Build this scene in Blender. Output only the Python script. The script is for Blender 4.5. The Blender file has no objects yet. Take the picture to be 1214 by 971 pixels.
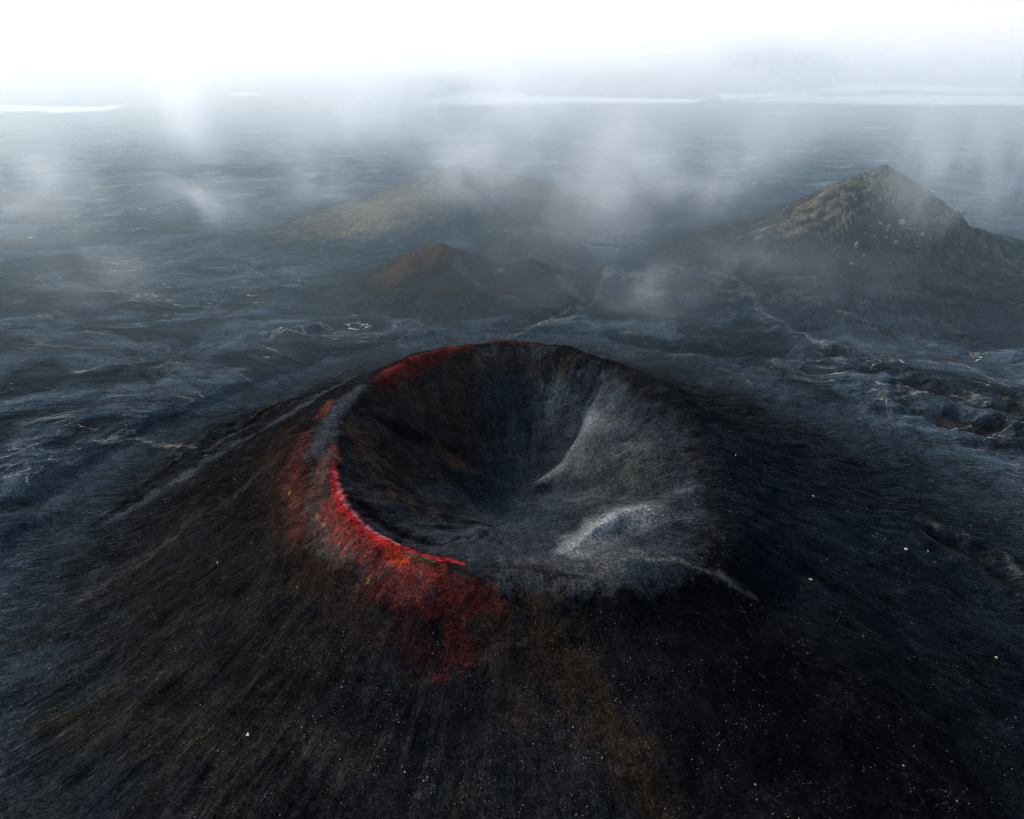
import bpy, bmesh, math, random
import numpy as np
from mathutils import Vector, noise as mnoise

random.seed(7)
RNG = np.random.default_rng(11)
scene = bpy.context.scene
COL = scene.collection
R = math.radians

# ------------------------------------------------------------------ camera
CAM = np.array([0.0, 0.0, 200.0])
PITCH = R(30.0)
FPX = 809.0                      # focal length in pixels of the 1214 px wide photograph (24 mm)
FWD = np.array([0, math.cos(PITCH), -math.sin(PITCH)])
UP = np.array([0, math.sin(PITCH), math.cos(PITCH)])


def ray(u, v):
    d = FWD + (u - 607.0) / FPX * np.array([1.0, 0, 0]) + (485.5 - v) / FPX * UP
    return d


def on_z(u, v, z=0.0):
    d = ray(u, v)
    t = (z - CAM[2]) / d[2]
    return CAM + d * t


def on_y(u, v, y):
    d = ray(u, v)
    return CAM + d * (y / d[1])


# ------------------------------------------------------------------ noise (vectorised)
_ga = np.arange(256) * (2 * math.pi / 256)
_GX = np.cos(_ga).astype(np.float32); _GY = np.sin(_ga).astype(np.float32)


def _h(ix, iy, seed):
    h = ix * np.uint32(374761393) + iy * np.uint32(668265263) + np.uint32((seed * 1442695041) & 0xFFFFFFFF)
    h = (h ^ (h >> np.uint32(13))) * np.uint32(1274126177)
    return (h >> np.uint32(19)) & np.uint32(255)


def perlin(x, y, seed=0, period=None):
    x = x.astype(np.float32); y = y.astype(np.float32)
    ix = np.floor(x); iy = np.floor(y)
    fx = x - ix; fy = y - iy
    ix = ix.astype(np.int32); iy = iy.astype(np.int32)
    ix1 = ix + 1
    if period:
        ix = ix % period; ix1 = ix1 % period
    ix = ix.view(np.uint32); ix1 = ix1.astype(np.int32).view(np.uint32)
    iy0 = iy.view(np.uint32); iy1 = iy0 + np.uint32(1)

    def g(ax, ay, dx, dy):
        h = _h(ax, ay, seed)
        return _GX[h] * dx + _GY[h] * dy
    u = fx * fx * fx * (fx * (fx * 6 - 15) + 10)
    v = fy * fy * fy * (fy * (fy * 6 - 15) + 10)
    gx1 = fx - 1; gy1 = fy - 1
    a = g(ix, iy0, fx, fy); b = g(ix1, iy0, gx1, fy)
    a += (b - a) * u
    c = g(ix, iy1, fx, gy1); d = g(ix1, iy1, gx1, gy1)
    c += (d - c) * u
    a += (c - a) * v
    return a * np.float32(1.45)


def fbm(x, y, seed=0, octv=4, gain=0.5, period=None):
    s = 0; a = 1.0; f = 1
    for o in range(octv):
        s = s + a * perlin(x * f, y * f, seed + o * 17, period * f if period else None)
        a *= gain; f *= 2
    return s


def sstep(a, b, x):
    t = np.clip((x - a) / (b - a), 0, 1)
    return t * t * (3 - 2 * t)


def smax(a, b, k):
    h = np.clip(0.5 + 0.5 * (a - b) / k, 0, 1)
    return b + (a - b) * h + k * h * (1 - h)


def polyline(X, Y, pts):
    """distance to a polyline in plan, the height and radius interpolated along it"""
    best = np.full(X.shape, 1e9, np.float32)
    val = np.zeros(X.shape, np.float32)
    par = np.zeros(X.shape, np.float32)
    n = len(pts) - 1
    for i in range(max(n, 1)):
        a = pts[i]; b = pts[min(i + 1, n)]
        dx, dy = b[0] - a[0], b[1] - a[1]
        L = dx * dx + dy * dy + 1e-9
        t = np.clip(((X - a[0]) * dx + (Y - a[1]) * dy) / L, 0, 1)
        d = np.hypot(X - a[0] - t * dx, Y - a[1] - t * dy)
        m = d < best
        best = np.where(m, d, best)
        val = np.where(m, a[2] + (b[2] - a[2]) * t, val)
        par = np.where(m, (i + t) / max(n, 1), par)
    return best, val, par


# ------------------------------------------------------------------ the terrain grid
def axis(lo, hi, step, far_lo, far_hi, g):
    c = list(np.arange(lo, hi, step))
    s = step; p = c[-1]; up = []
    while p < far_hi:
        s *= g; p += s; up.append(p)
    s = step; p = c[0]; dn = []
    while p > far_lo:
        s *= g; p -= s; dn.append(p)
    return np.array(dn[::-1] + c + up, np.float32)


AX = axis(-225, 235, 0.85, -8000, 8000, 1.0115)
AY = axis(92, 385, 0.85, -400, 9500, 1.0105)
NX, NY = len(AX), len(AY)
X, Y = np.meshgrid(AX, AY)      # [NY, NX]

# ---- the crater: rim traced as points with their own heights
rim_px = [(600, 404, 50), (540, 409, 51), (490, 424, 52), (452, 446, 52), (420, 480, 52), (402, 520, 52), (395, 555, 52.5),
          (402, 592, 51.5), (422, 620, 50), (452, 640, 49), (497, 657, 47), (550, 669, 45), (620, 675, 42), (700, 676, 41),
          (780, 682, 39.5), (826, 680, 39), (848, 640, 40), (850, 590, 42), (838, 540, 43.5), (814, 494, 45.5),
          (778, 460, 47), (735, 435, 48), (690, 416, 49), (645, 406, 50)]
rim = np.array([on_z(*p) for p in rim_px])
CX, CY = rim[:, 0].mean(), rim[:, 1].mean()
th = np.arctan2(rim[:, 1] - CY, rim[:, 0] - CX)
rr = np.hypot(rim[:, 0] - CX, rim[:, 1] - CY)
order = np.argsort(th)
TH = np.linspace(-math.pi, math.pi, 1441)[:-1]


def periodic(vals, sm=14):
    a = np.interp(TH, th[order], np.asarray(vals)[order], period=2 * math.pi)
    k = np.exp(-0.5 * (np.arange(-60, 61) / sm) ** 2); k /= k.sum()
    return np.convolve(np.concatenate([a[-60:], a, a[:60]]), k, 'valid')


R_T = periodic(rr)
H_T = periodic(rim[:, 2])
dX, dY = X - CX, Y - CY
RAD = np.hypot(dX, dY)
ANG = np.arctan2(dY, dX)
RIMR = np.interp(ANG, TH, R_T, period=2 * math.pi)
RIMR = RIMR + 2.2 * fbm(X / 24, Y / 24, 60, 4, 0.55)
RIMH = np.interp(ANG, TH, H_T, period=2 * math.pi)
RIMH = RIMH + 1.3 * fbm(X / 20, Y / 20, 64, 4, 0.55)
Uang = (ANG + math.pi) / (2 * math.pi)


def lobe(deg, width):
    """1 in the given direction from the crater's middle, falling to 0 over width degrees"""
    d = (np.degrees(ANG) - deg + 180) % 360 - 180
    return np.exp(-(d / width) ** 2)


# ---- the plain: old lava lumps, wind drifts
wx = fbm(X / 170, Y / 120, 3, 3) * 40
wy = fbm(X / 170 + 9, Y / 120 + 4, 5, 3) * 26
gx, gy = X + wx, Y + wy
broad = fbm(gx / 150, gy / 110, 21, 4, 0.42)
lump = fbm(gx / 46, gy / 22, 33, 4, 0.5)
ridge_n = 1 - np.abs(fbm(gx / 62, gy / 27, 44, 4, 0.55)) * 1.6
fine = fbm(X / 7, Y / 4.5, 55, 3, 0.55)
tex_far = 1 / (1 + (np.maximum(Y, 0) / 2600) ** 2)
lobes = np.abs(fbm(gx / 100, gy / 74, 35, 3, 0.45))
wind_n = fbm(X / 120 + wy / 90, Y / 60 + wx / 90, 46, 3, 0.5)
winding = np.exp(-(wind_n / 0.07) ** 2)
ground = broad * 5.5 + lobes * 13.0 + lump * 0.7 + winding * 1.0 + np.clip(ridge_n, -0.5, 1) * 0.8 + fine * 0.12 - 4.5
# calm near the river plain
ground = ground * (1 - 0.9 * sstep(1250, 1500, Y)) - 1.0 * sstep(1250, 1500, Y)

# ---- outer flank of the cone
Lflank = 118 + 30 * lobe(-90, 60) + 45 * lobe(-15, 40) + 10 * lobe(180, 40) + 8 * fbm(Uang * 7, Uang * 0, 70, 2, period=7)
shelf = 5 + 13 * lobe(172, 34) + 6 * lobe(-55, 30)
s = RAD - RIMR
k = 4.0
s1 = np.where(s > -60, k * np.log1p(np.exp(np.clip((s - shelf) / k, -40, 40))), 0)
cone = RIMH * np.clip(1 - s1 / Lflank, 0, 1) ** 1.75 - 0.16 * np.clip(s, 0, None) * np.exp(-np.clip(s, 0, None) / 25)
cone_w = sstep(Lflank + shelf + 25, Lflank * 0.72 + shelf, s)      # 1 on the cone, 0 out on the plain
# gullies running down the flank
warp_r = fbm(X / 35, Y / 35, 80, 2) * 0.004
gul = fbm((Uang + warp_r) * 90, s / 45, 81, 3, 0.6, period=90)
gul2 = fbm((Uang + warp_r) * 260, s / 26, 91, 2, 0.6, period=260)
flank_env = sstep(6, 40, s) * (0.45 + 0.55 * sstep(20, 110, s))
cone = cone + (gul * 1.05 + gul2 * 0.42) * flank_env
cone = cone + fbm(X / 30, Y / 30, 97, 3) * 0.9 * sstep(0, 20, s)
ZO = np.where(cone_w > 0, smax(cone, ground * (1 - cone_w) + cone * cone_w * 0 + ground * cone_w * 0 - 3 * cone_w, 5.0), ground)
ZO = ZO * cone_w + (np.maximum(ground, smax(cone, ground, 5.0))) * (1 - cone_w)

# ---- inner bowl
pit = on_z(607, 606, 2.0)
PX, PY = pit[0], pit[1]
# measured towards the funnel's own middle, so the bowl leans
tt = np.clip(RAD / RIMR, 0, 1)
shift = (1 - tt ** 2)
bx, by = X - (CX + (PX - CX) * shift), Y - (CY + (PY - CY) * shift)
q = np.clip(np.hypot(bx, by) / RIMR, 0, 1.2)
q = np.where(tt > 0.85, q * (1 - sstep(0.85, 1, tt)) + tt * sstep(0.85, 1, tt), q)
flr = 2.0
prof = np.clip((q - 0.08) / 0.92, 0, 1)
prof = prof ** (1.12 + 0.25 * lobe(0, 50))
bowl = flr + (RIMH - flr) * prof
igul = fbm((Uang + warp_r * 1.5) * 46, q * 2.2, 101, 3, 0.6, period=46)
igul2 = fbm((Uang + warp_r) * 170, q * 3.0, 111, 2, 0.6, period=170)
ienv = sstep(0.12, 0.4, q) * sstep(1.0, 0.9, tt)
bowl = bowl + (igul * 0.8 + igul2 * 0.28) * ienv + fbm(X / 24, Y / 24, 115, 4) * 2.0 * ienv


def spur(Z, pts_px, slope_l, k=4.0, rough=1.0):
    pts = [on_z(*p) for p in pts_px]
    d, zl, _ = polyline(X, Y, pts)
    d = d + rough * fbm(X / 9, Y / 9, 131, 3) * 1.6
    return smax(Z, zl - slope_l * np.abs(d), k)


# a bench of ash fills the right of the bowl; its edge drops into the funnel as two blunt spurs
EDGE = [on_z(*p) for p in [(712, 462, 37), (700, 486, 32), (690, 512, 27), (668, 546, 19), (634, 574, 8), (652, 598, 7), (684, 618, 12),
                           (690, 636, 22), (672, 655, 30), (630, 664, 38)]]
BENCH = EDGE + [on_z(*p) for p in [(620, 760, 40), (960, 760, 40), (960, 420, 40), (712, 420, 40)]]


def in_polygon(poly):
    ins = np.zeros(X.shape, bool)
    for i in range(len(poly)):
        a, b = poly[i], poly[(i + 1) % len(poly)]
        c = ((a[1] > Y) != (b[1] > Y)) & (X < (b[0] - a[0]) * (Y - a[1]) / (b[1] - a[1] + 1e-9) + a[0])
        ins ^= c
    return ins


d_edge, z_edge, edge_par = polyline(X, Y, EDGE)
bench = in_polygon(BENCH)
d_rim = np.clip(-s, 0, None)
# height of the edge, blended smoothly between its nearest stretches
_num = np.zeros_like(s); _den = np.zeros_like(s)
for _a, _b in zip(EDGE[:-1], EDGE[1:]):
    for _t in np.linspace(0, 1, 6)[:-1]:
        _p = _a + (_b - _a) * _t
        _w = 1 / ((X - _p[0]) ** 2 + (Y - _p[1]) ** 2 + 3.0) ** 1.5
        _num += _w * _p[2]; _den += _w
z_soft = np.where(d_edge < 90, _num / _den, z_edge)
z_b = (z_soft * (d_rim + 2) + (RIMH - 2) * d_edge) / (d_rim + 2 + d_edge) + fbm(X / 18, Y / 18, 117, 3) * 1.3 * sstep(2, 14, d_edge)
bowl = smax(bowl, np.where(bench, z_b, z_soft - 0.95 * (d_edge + 1.2 * fbm(X / 8, Y / 8, 131, 3) * sstep(0, 4, d_edge))), 5.0)
d_n, z_n, _ = polyline(X, Y, [on_z(*p) for p in [(650, 594, 6), (705, 596, 14), (770, 588, 30)]])
bowl = bowl - 4.5 * np.exp(-(d_n / 8.0) ** 2) * bench
MOUND = [on_z(*p) for p in [(805, 598, 39), (765, 600, 36.5), (735, 606, 34), (708, 624, 32), (682, 648, 34)]]
d_mound, z_m, m_par = polyline(X, Y, MOUND)
bowl = smax(bowl, z_m - 0.50 * np.abs(d_mound + fbm(X / 9, Y / 9, 133, 3) * 1.2), 4.0)

bowl = spur(bowl, [(404, 508, 52), (440, 516, 43), (500, 540, 27), (548, 560, 14)], 0.72, 3.0)
bowl = spur(bowl, [(402, 585, 50), (440, 586, 41), (505, 612, 23)], 0.8, 3.0)
bowl = spur(bowl, [(470, 440, 48), (520, 468, 34), (565, 512, 16)], 0.8, 3.0)
crest_round = 1.6 + 5.5 * lobe(-10, 60)
ZI = bowl
inside = s < 0
# rounded crest: smooth minimum of the two slopes
innerline = np.where(inside, ZI, RIMH + s * 0.9)
outerline = np.where(inside, RIMH - s * 0.05, ZO)
kk = crest_round * 1.6
hh = np.clip(0.5 + 0.5 * (outerline - innerline) / kk, 0, 1)
Z = outerline + (innerline - outerline) * hh - kk * hh * (1 - hh)
Z = np.where(s < -30, ZI, np.where(s > 30, ZO, Z))
# ash crest running off the near right rim, with a hollow under it
pts = [on_z(*p) for p in [(745, 664, 41), (800, 664, 41), (838, 676, 38.5), (870, 694, 35), (905, 712, 30), (960, 740, 22)]]
d, zl, _ = polyline(X, Y, pts)
Z = smax(Z, zl + 1.8 - 0.6 * d, 2.0)
hol = [on_z(*p) for p in [(800, 730, 30), (880, 735, 26), (940, 700, 28)]]
d, _, _ = polyline(X, Y, hol)
Z = Z - 6.5 * np.exp(-(d / 14) ** 2)

# ---- the hills behind: crest lines as real ridges with their own heights
HILLS = {}


def hill(key, crest, L, p=1.6, gul_amp=1.4, gul_n=60, rough=1.0):
    """crest: (u, v, distance) points; L: half width of the foot"""
    global Z
    pts = [on_y(*c) for c in crest]
    d, zl, par = polyline(X, Y, pts)
    d = d * (1 + 0.13 * fbm(X / 70, Y / 70, 201 + len(HILLS) * 7, 3))
    c = np.mean(np.array(pts), axis=0)
    ang = np.arctan2(Y - c[1], X - c[0])
    ua = (ang + math.pi) / (2 * math.pi)
    gl = fbm(ua * gul_n, d / 60, 211 + len(HILLS) * 5, 3, 0.55, period=gul_n)
    w = np.clip(1 - d / L, 0, 1)
    body = zl * w ** p + gl * gul_amp * sstep(0.0, 0.25, w) * (1 - 0.6 * w)
    body = body + rough * fbm(X / 26, Y / 26, 221, 4, 0.55) * 1.8 * sstep(0.1, 0.5, w)
    Z = np.where(w > 0, np.maximum(Z, Z * (1 - sstep(0, .4, w)) + 0 * Z) * (1 - sstep(0, .5, w)) + smax(body, Z, 4.0) * sstep(0, .5, w), Z)
    HILLS[key] = dict(gl=fbm(ua * gul_n * 3, d / 45, 215, 3, 0.6, period=gul_n * 3), d=d, w=w, zl=zl, c=c, par=par, pts=pts)


hill('golden', [(410, 262, 740), (450, 238, 770), (500, 210, 800), (540, 196, 820), (600, 203, 840), (665, 225, 850), (720, 236, 840)], 160, 1.4, 1.8, 70)
hill('knoll', [(612, 232, 720), (640, 240, 715), (690, 228, 760)], 70, 1.5, 1.2, 40)
hill('red', [(470, 320, 545), (497, 297, 560), (522, 287, 565), (545, 300, 550), (556, 318, 530)], 95, 1.45, 1.5, 56)
hill('round', [(610, 264, 635), (632, 257, 635), (654, 266, 632)], 50, 0.85, 0.8, 36, 0.5)
hill('low_round', [(606, 312, 545), (632, 307, 545), (656, 314, 540)], 46, 0.9, 0.8, 36, 0.5)
hill('broad', [(735, 316, 560), (790, 312, 560), (830, 330, 530)], 62, 1.2, 0.8, 40, 0.5)
fp = [on_y(*c) for c in [(1050, 197, 624), (1052, 240, 590), (1062, 300, 545)]]
dfp, zfp, _ = polyline(X, Y, fp)
Z = smax(Z, zfp * np.clip(1 - dfp / 120, 0, 1) ** 1.35 + fbm(X / 30, Y / 30, 225, 4) * 1.5 * sstep(120, 40, dfp), 5.0)
hill('rocky', [(950, 246, 604), (985, 219, 612), (1018, 207, 620), (1050, 195, 625), (1085, 214, 622), (1118, 238, 615), (1148, 268, 605), (1160, 305, 585)], 185, 1.55, 1.8, 76, 1.0)
hill('distant', [(690, 96, 2500), (740, 86, 2600), (790, 84, 2700), (840, 98, 2600)], 420, 1.2, 6, 30, 3)
hill('distant_left', [(-60, 84, 2500), (40, 82, 2600), (110, 88, 2600), (150, 99, 2500)], 420, 1.2, 6, 30, 3)

# pointed crags along the right end of the rocky hill's crest
hr = HILLS['rocky']
crag = np.abs(fbm(X / 17, Y / 17, 300, 5, 0.6))
Z = Z + crag * 2.2 * np.exp(-(hr['d'] / 22) ** 2) * sstep(0.5, 0.75, hr['par'])
Z = Z + np.abs(fbm(X / 8, Y / 8, 305, 4, 0.6)) * 1.8 * sstep(0.35, 0.75, hr['w']) * sstep(0.5, 0.62, hr['par'])

# ---- lava banks on the right of the plain: dark scarps
BANKS = []
for pxs, dep, wid in [
    ([(1040, 452), (1090, 462), (1140, 472), (1195, 492), (1240, 505)], 2.6, 9),
    ([(1075, 487), (1120, 500), (1160, 510), (1215, 512)], 2.4, 8),
    ([(760, 352), (800, 356), (860, 362)], 2.0, 7),
    ([(740, 405), (800, 416), (860, 422), (920, 424)], 2.4, 9),
    ([(850, 398), (885, 386), (895, 392)], 1.8, 8),
    ([(965, 412), (1000, 425), (1040, 434)], 1.8, 7),
    ([(1100, 655), (1150, 672), (1185, 695), (1230, 722)], 2.6, 5),
    ([(250, 548), (300, 530), (330, 518)], 2.0, 8),
    ([(120, 632), (200, 582), (270, 540), (330, 505), (385, 468), (430, 440)], 0.8, 2.2),
    ([(1060, 366), (1130, 370), (1230, 366)], 2.2, 7),
    ([(600, 395), (640, 382), (675, 372)], 2.0, 7),
    ([(697, 360), (708, 340), (715, 322)], 1.8, 5),
]:
    pts = [on_z(u, v, 0) for u, v in pxs]
    d, _, _ = polyline(X, Y, pts)
    d = d + fbm(X / 14, Y / 10, 330 + len(BANKS), 3) * wid * 0.7
    Z = Z - dep * np.exp(-(d / wid) ** 2) + dep * 0.9 * np.exp(-((d - wid * 1.9) / wid) ** 2) * (0.6 + 0.6 * ridge_n)
    BANKS.append((pts, wid, d))

# ---- river bed
river_px = [
    [(505, 120), (540, 110), (580, 108), (640, 113), (720, 114), (800, 117), (845, 117), (820, 121), (700, 121), (600, 123), (540, 124)],
    [(850, 112), (880, 104), (960, 101), (1060, 99), (1160, 103), (1290, 104), (1290, 110), (1160, 110), (1060, 107), (980, 110), (900, 115), (860, 118)],
    [(870, 120), (930, 115), (1000, 112.5), (1080, 111), (1180, 113.5), (1290, 113), (1290, 122), (1214, 124), (1120, 124), (1040, 124), (985, 121), (930, 120)],
    [(-90, 122), (0, 124), (60, 125), (100, 127), (140, 124), (150, 126), (120, 131), (70, 132), (20, 131), (-90, 131)],
    [(262, 111), (290, 109), (325, 110), (300, 112)],
    [(1140, 67), (1214, 64), (1300, 66), (1300, 74), (1214, 73), (1160, 71)],
]
Zr = Z.copy()
river_polys = []
for poly in river_px:
    pp = np.array([on_z(u, v, 0.0) for u, v in poly])
    river_polys.append(pp)

# ------------------------------------------------------------------ sampling the terrain
def height(x, y):
    i = np.clip(np.searchsorted(AX, x) - 1, 0, NX - 2)
    j = np.clip(np.searchsorted(AY, y) - 1, 0, NY - 2)
    fx = np.clip((x - AX[i]) / (AX[i + 1] - AX[i]), 0, 1)
    fy = np.clip((y - AY[j]) / (AY[j + 1] - AY[j]), 0, 1)
    return (Z[j, i] * (1 - fx) + Z[j, i + 1] * fx) * (1 - fy) + (Z[j + 1, i] * (1 - fx) + Z[j + 1, i + 1] * fx) * fy


_T = 60 * 1.0015 ** np.arange(2600)


def hit(u, v):
    """where the sight line of a photo pixel meets the ground"""
    d = ray(u, v); d = d / np.linalg.norm(d)
    p = CAM[None] + d[None] * _T[:, None]
    below = p[:, 2] < height(p[:, 0], p[:, 1])
    i = int(np.argmax(below)) if below.any() else len(_T) - 1
    return np.array([p[i, 0], p[i, 1], float(height(p[i:i + 1, 0], p[i:i + 1, 1])[0])])


# river bed levelled under the water
RZ = -0.9
riv_mask = np.zeros_like(Z)
sel = Y > 1200
for pp in river_polys:
    n = len(pp); ins = np.zeros(sel.sum(), bool)
    xs, ys = X[sel], Y[sel]
    for i in range(n):
        a, b = pp[i], pp[(i + 1) % n]
        c = ((a[1] > ys) != (b[1] > ys)) & (xs < (b[0] - a[0]) * (ys - a[1]) / (b[1] - a[1] + 1e-9) + a[0])
        ins ^= c
    m = riv_mask[sel]; m[ins] = 1; riv_mask[sel] = m
Z = np.where(Y > 1320, np.where((HILLS['distant']['w'] > 0.15) | (HILLS['distant_left']['w'] > 0.15), Z, np.minimum(Z, RZ - 0.3)), Z)

# ------------------------------------------------------------------ colours that belong to the ground itself
def rgb(*c):
    return np.array(c, np.float32)


n1 = fbm(X / 18, Y / 11, 400, 4, 0.55)
n2 = fbm(X / 3.2, Y / 2.6, 410, 3, 0.6)
n3 = fbm(gx / 60, gy / 28, 420, 4, 0.55)
ALB = np.zeros(Z.shape + (3,), np.float32)
ALB[:] = rgb(0.0265, 0.0395, 0.0510)
ALB *= np.clip(1 + 0.20 * n1 + 0.18 * n2 + 0.28 * n3, 0.35, 2.0)[..., None]


def mix(mask, col):
    global ALB
    m = np.clip(mask, 0, 1)[..., None].astype(np.float32)
    ALB = ALB * (1 - m) + col * m


plain = 1 - sstep(0.0, 0.35, cone_w * (s > -5) + (s <= 0))
# brown moss heath in patches
mix(plain * sstep(0.15, 0.75, n3) * 0.5, rgb(0.022, 0.020, 0.016))
# pale drift sand on the crests of the lava lumps
crest = sstep(0.82, 1.0, ridge_n + 0.10 * n2)
mix(plain * crest * sstep(-0.1, 0.6, n1 + 0.5 * broad) * 0.30, rgb(0.075, 0.085, 0.09))
mix(plain * sstep(0.35, 0.9, winding + 0.25 * n2) * sstep(-0.2, 0.5, n1 + n3 * 0.6) * 0.22, rgb(0.085, 0.09, 0.09))  # pale glint painted along the winding ridges
mix(plain * sstep(0.12, 0.0, lobes) * 0.45, rgb(0.0085, 0.010, 0.011))
mix(plain * sstep(0.3, 0.7, lobes + 0.15 * n1) * 0.5, rgb(0.034, 0.050, 0.064))
wash = 1 - np.abs(fbm(gx / 80 + 5, gy / 30 + 2, 440, 4, 0.55)) * 16
mix(plain * np.clip(wash, 0, 1) * sstep(0.1, 0.7, fbm(X / 60, Y / 40, 450, 3)) * 0.40, rgb(0.16, 0.155, 0.145))
# small dry-grass and snow-pale flecks stretched along the ground
# far plain: faint pale sand stripes
mix(sstep(700, 1000, Y) * sstep(0.35, 0.8, fbm(X / 90, Y / 40, 480, 4, 0.6)) * 0.6, rgb(0.16, 0.16, 0.155))

# flank
col_w = sstep(Lflank * 1.12 + shelf, Lflank * 0.40 + shelf, s + 12 * fbm(X / 30, Y / 30, 431, 4, 0.6))
on_cone = col_w * (s > 0)
mix(np.where(s > 0, col_w, 1.0) * 0.85, rgb(0.0080, 0.0062, 0.0060) * np.clip(1 + 0.5 * gul2 + 0.35 * n2 + 0.3 * n1, 0.3, 2.2)[..., None])
mix(on_cone * sstep(0.25, 0.9, gul2 + 0.5 * gul + 0.35 * n1) * sstep(35, 80, s) * 0.30 * (0.22 + lobe(210, 40)), rgb(0.030, 0.031, 0.028))
mott = fbm(X / 20, Y / 20, 430, 4, 0.6)
mix(on_cone * lobe(235, 50) * sstep(-0.1, 0.6, mott) * 0.7, rgb(0.0150, 0.0147, 0.0115) * np.clip(1 + 0.5 * n2 + 0.3 * gul2, .3, 2)[..., None])
mix(on_cone * lobe(235, 50) * sstep(0.1, -0.5, mott) * 0.6, rgb(0.0045, 0.0048, 0.005))
# right flank: blue-black clinker
mix(on_cone * (lobe(-8, 40)) * 0.65, rgb(0.0088, 0.0152, 0.0215) * np.clip(1 + 0.5 * gul2 + 0.3 * n2, 0.3, 2)[..., None])
# near slope: almost black to the right of the middle
mix(on_cone * lobe(-90, 22) * sstep(25, 60, s) * 0.5, rgb(0.0150, 0.0165, 0.0175) * np.clip(1 + 0.5 * n2, .3, 2)[..., None])
mix(on_cone * lobe(-52, 22) * 0.85, rgb(0.002, 0.0022, 0.0025) * np.clip(1 + 0.5 * n2 + .4 * n1, 0.3, 2)[..., None])
# bowl
in_b = sstep(-1.0, 11.0, -s + 4.5 * fbm(X / 7, Y / 7, 402, 4, 0.6)).astype(np.float32)
mix(in_b * 0.8, rgb(0.030, 0.038, 0.0465) * np.clip(1 + 0.2 * igul + 0.3 * igul2 + 0.25 * n2, 0.3, 2)[..., None])
mix(in_b * sstep(0.18, 0.5, q) * np.clip(lobe(172, 46) + lobe(120, 16), 0, 1) * 0.85, rgb(0.027, 0.0195, 0.0140) * np.clip(1 + 0.4 * igul + .5 * n2, .3, 2)[..., None])


_px_cache = {}


def window(pts, pad):
    xs_ = [p[0] for p in pts]; ys_ = [p[1] for p in pts]
    i0, i1 = np.searchsorted(AX, [min(xs_) - pad, max(xs_) + pad])
    j0, j1 = np.searchsorted(AY, [min(ys_) - pad, max(ys_) + pad])
    return slice(max(j0 - 1, 0), j1 + 1), slice(max(i0 - 1, 0), i1 + 1)


def strokes(pts_px, rad, col, op=1.0, soft=0.6, rough=0.35, nscale=6.0, seed=500, side=None, streak=0.0):
    """a deposit along a line of ground points; its edge broken up by noise"""
    pts = [hit(u, v) for u, v in pts_px]
    if np.isscalar(rad):
        rad = [rad] * len(pts)
    P = [(p[0], p[1], r) for p, r in zip(pts, rad)]
    W = window(pts, max(rad) * (1.2 + rough * 1.3))
    xw, yw, sw = X[W], Y[W], s[W]
    d, r, _ = polyline(xw, yw, P)
    nn = fbm(xw / nscale, yw / nscale, seed, 4, 0.6)
    if streak:
        nn = nn * (1 - streak) + streak * fbm(Uang[W] * 200, sw / 14, seed + 3, 3, 0.6, period=200)
    e = d / r + nn * rough
    m = sstep(1.0, 1.0 - soft, e) * op
    if side == 'out':
        m = m * sstep(-3.0, 1.0, sw)
    if side == 'in':
        m = m * sstep(1.0, -2.0, sw)
    m = np.clip(m, 0, 1)[..., None].astype(np.float32)
    c = np.array(col, np.float32) * np.clip(1 + 0.25 * n2[W], .5, 1.6)[..., None]
    ALB[W] = ALB[W] * (1 - m) + c * m


# --- pale ash in the right of the bowl; lit spur and mound edges painted whiter
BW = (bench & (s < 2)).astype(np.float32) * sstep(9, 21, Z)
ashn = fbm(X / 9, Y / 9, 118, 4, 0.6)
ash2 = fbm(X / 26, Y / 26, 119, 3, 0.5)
mix(BW * sstep(3, 34, d_rim + ashn * 9 + ash2 * 14) * np.clip(0.70 + 0.45 * ashn + 0.35 * ash2, 0, 1) * 0.9, rgb(0.058, 0.066, 0.069) * np.clip(1 + 0.4 * ashn + 0.3 * n2, .4, 2)[..., None])
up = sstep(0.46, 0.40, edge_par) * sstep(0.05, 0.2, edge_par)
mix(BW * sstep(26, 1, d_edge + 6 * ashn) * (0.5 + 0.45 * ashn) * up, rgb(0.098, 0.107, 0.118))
mix(sstep(7.0, 0.5, d_edge + 2.5 * ashn) * np.where(bench, 1, sstep(2.5, 0, d_edge)) * (s < 0) * up * 0.75, rgb(0.175, 0.19, 0.195))  # bright strip painted for light on the spur's left edge
mix((s < 2) * sstep(12, 0.5, d_mound + 4 * ashn) * sstep(0.0, 0.3, m_par) * 0.8, rgb(0.19, 0.205, 0.205))  # mound crest painted brighter, as the light catches it
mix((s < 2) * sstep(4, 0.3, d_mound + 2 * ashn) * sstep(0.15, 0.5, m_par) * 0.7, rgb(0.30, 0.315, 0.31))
strokes([(745, 560), (775, 550), (760, 530)], [8, 9, 8], (0.055, 0.056, 0.047), 0.35, 0.9, 0.5, 5, 505, 'in')
strokes([(595, 663), (650, 667), (720, 672), (800, 672)], [3.5, 6, 7, 7], (0.055, 0.058, 0.061), 0.75, 0.9, 0.5, 4, 506)
strokes([(600, 690), (680, 690), (760, 690)], [6, 8, 6], (0.052, 0.057, 0.060), 0.75, 0.9, 0.6, 5, 507)
strokes([(765, 664), (800, 664), (838, 677), (870, 694), (895, 708)], [1.5, 2.6, 2.6, 2.4, 1.5], (0.10, 0.098, 0.09), 0.6, 1.0, 1.0, 2.5, 508)
strokes([(640, 430), (660, 470), (650, 500)], [16, 16, 10], (0.055, 0.062, 0.072), 0.6, 0.9, 0.4, 6, 509, 'in', 0.5)
strokes([(505, 585), (545, 590), (575, 610), (560, 640)], [6, 9, 9, 9], (0.055, 0.062, 0.072), 0.7, 0.9, 0.4, 5, 510, 'in')
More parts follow.
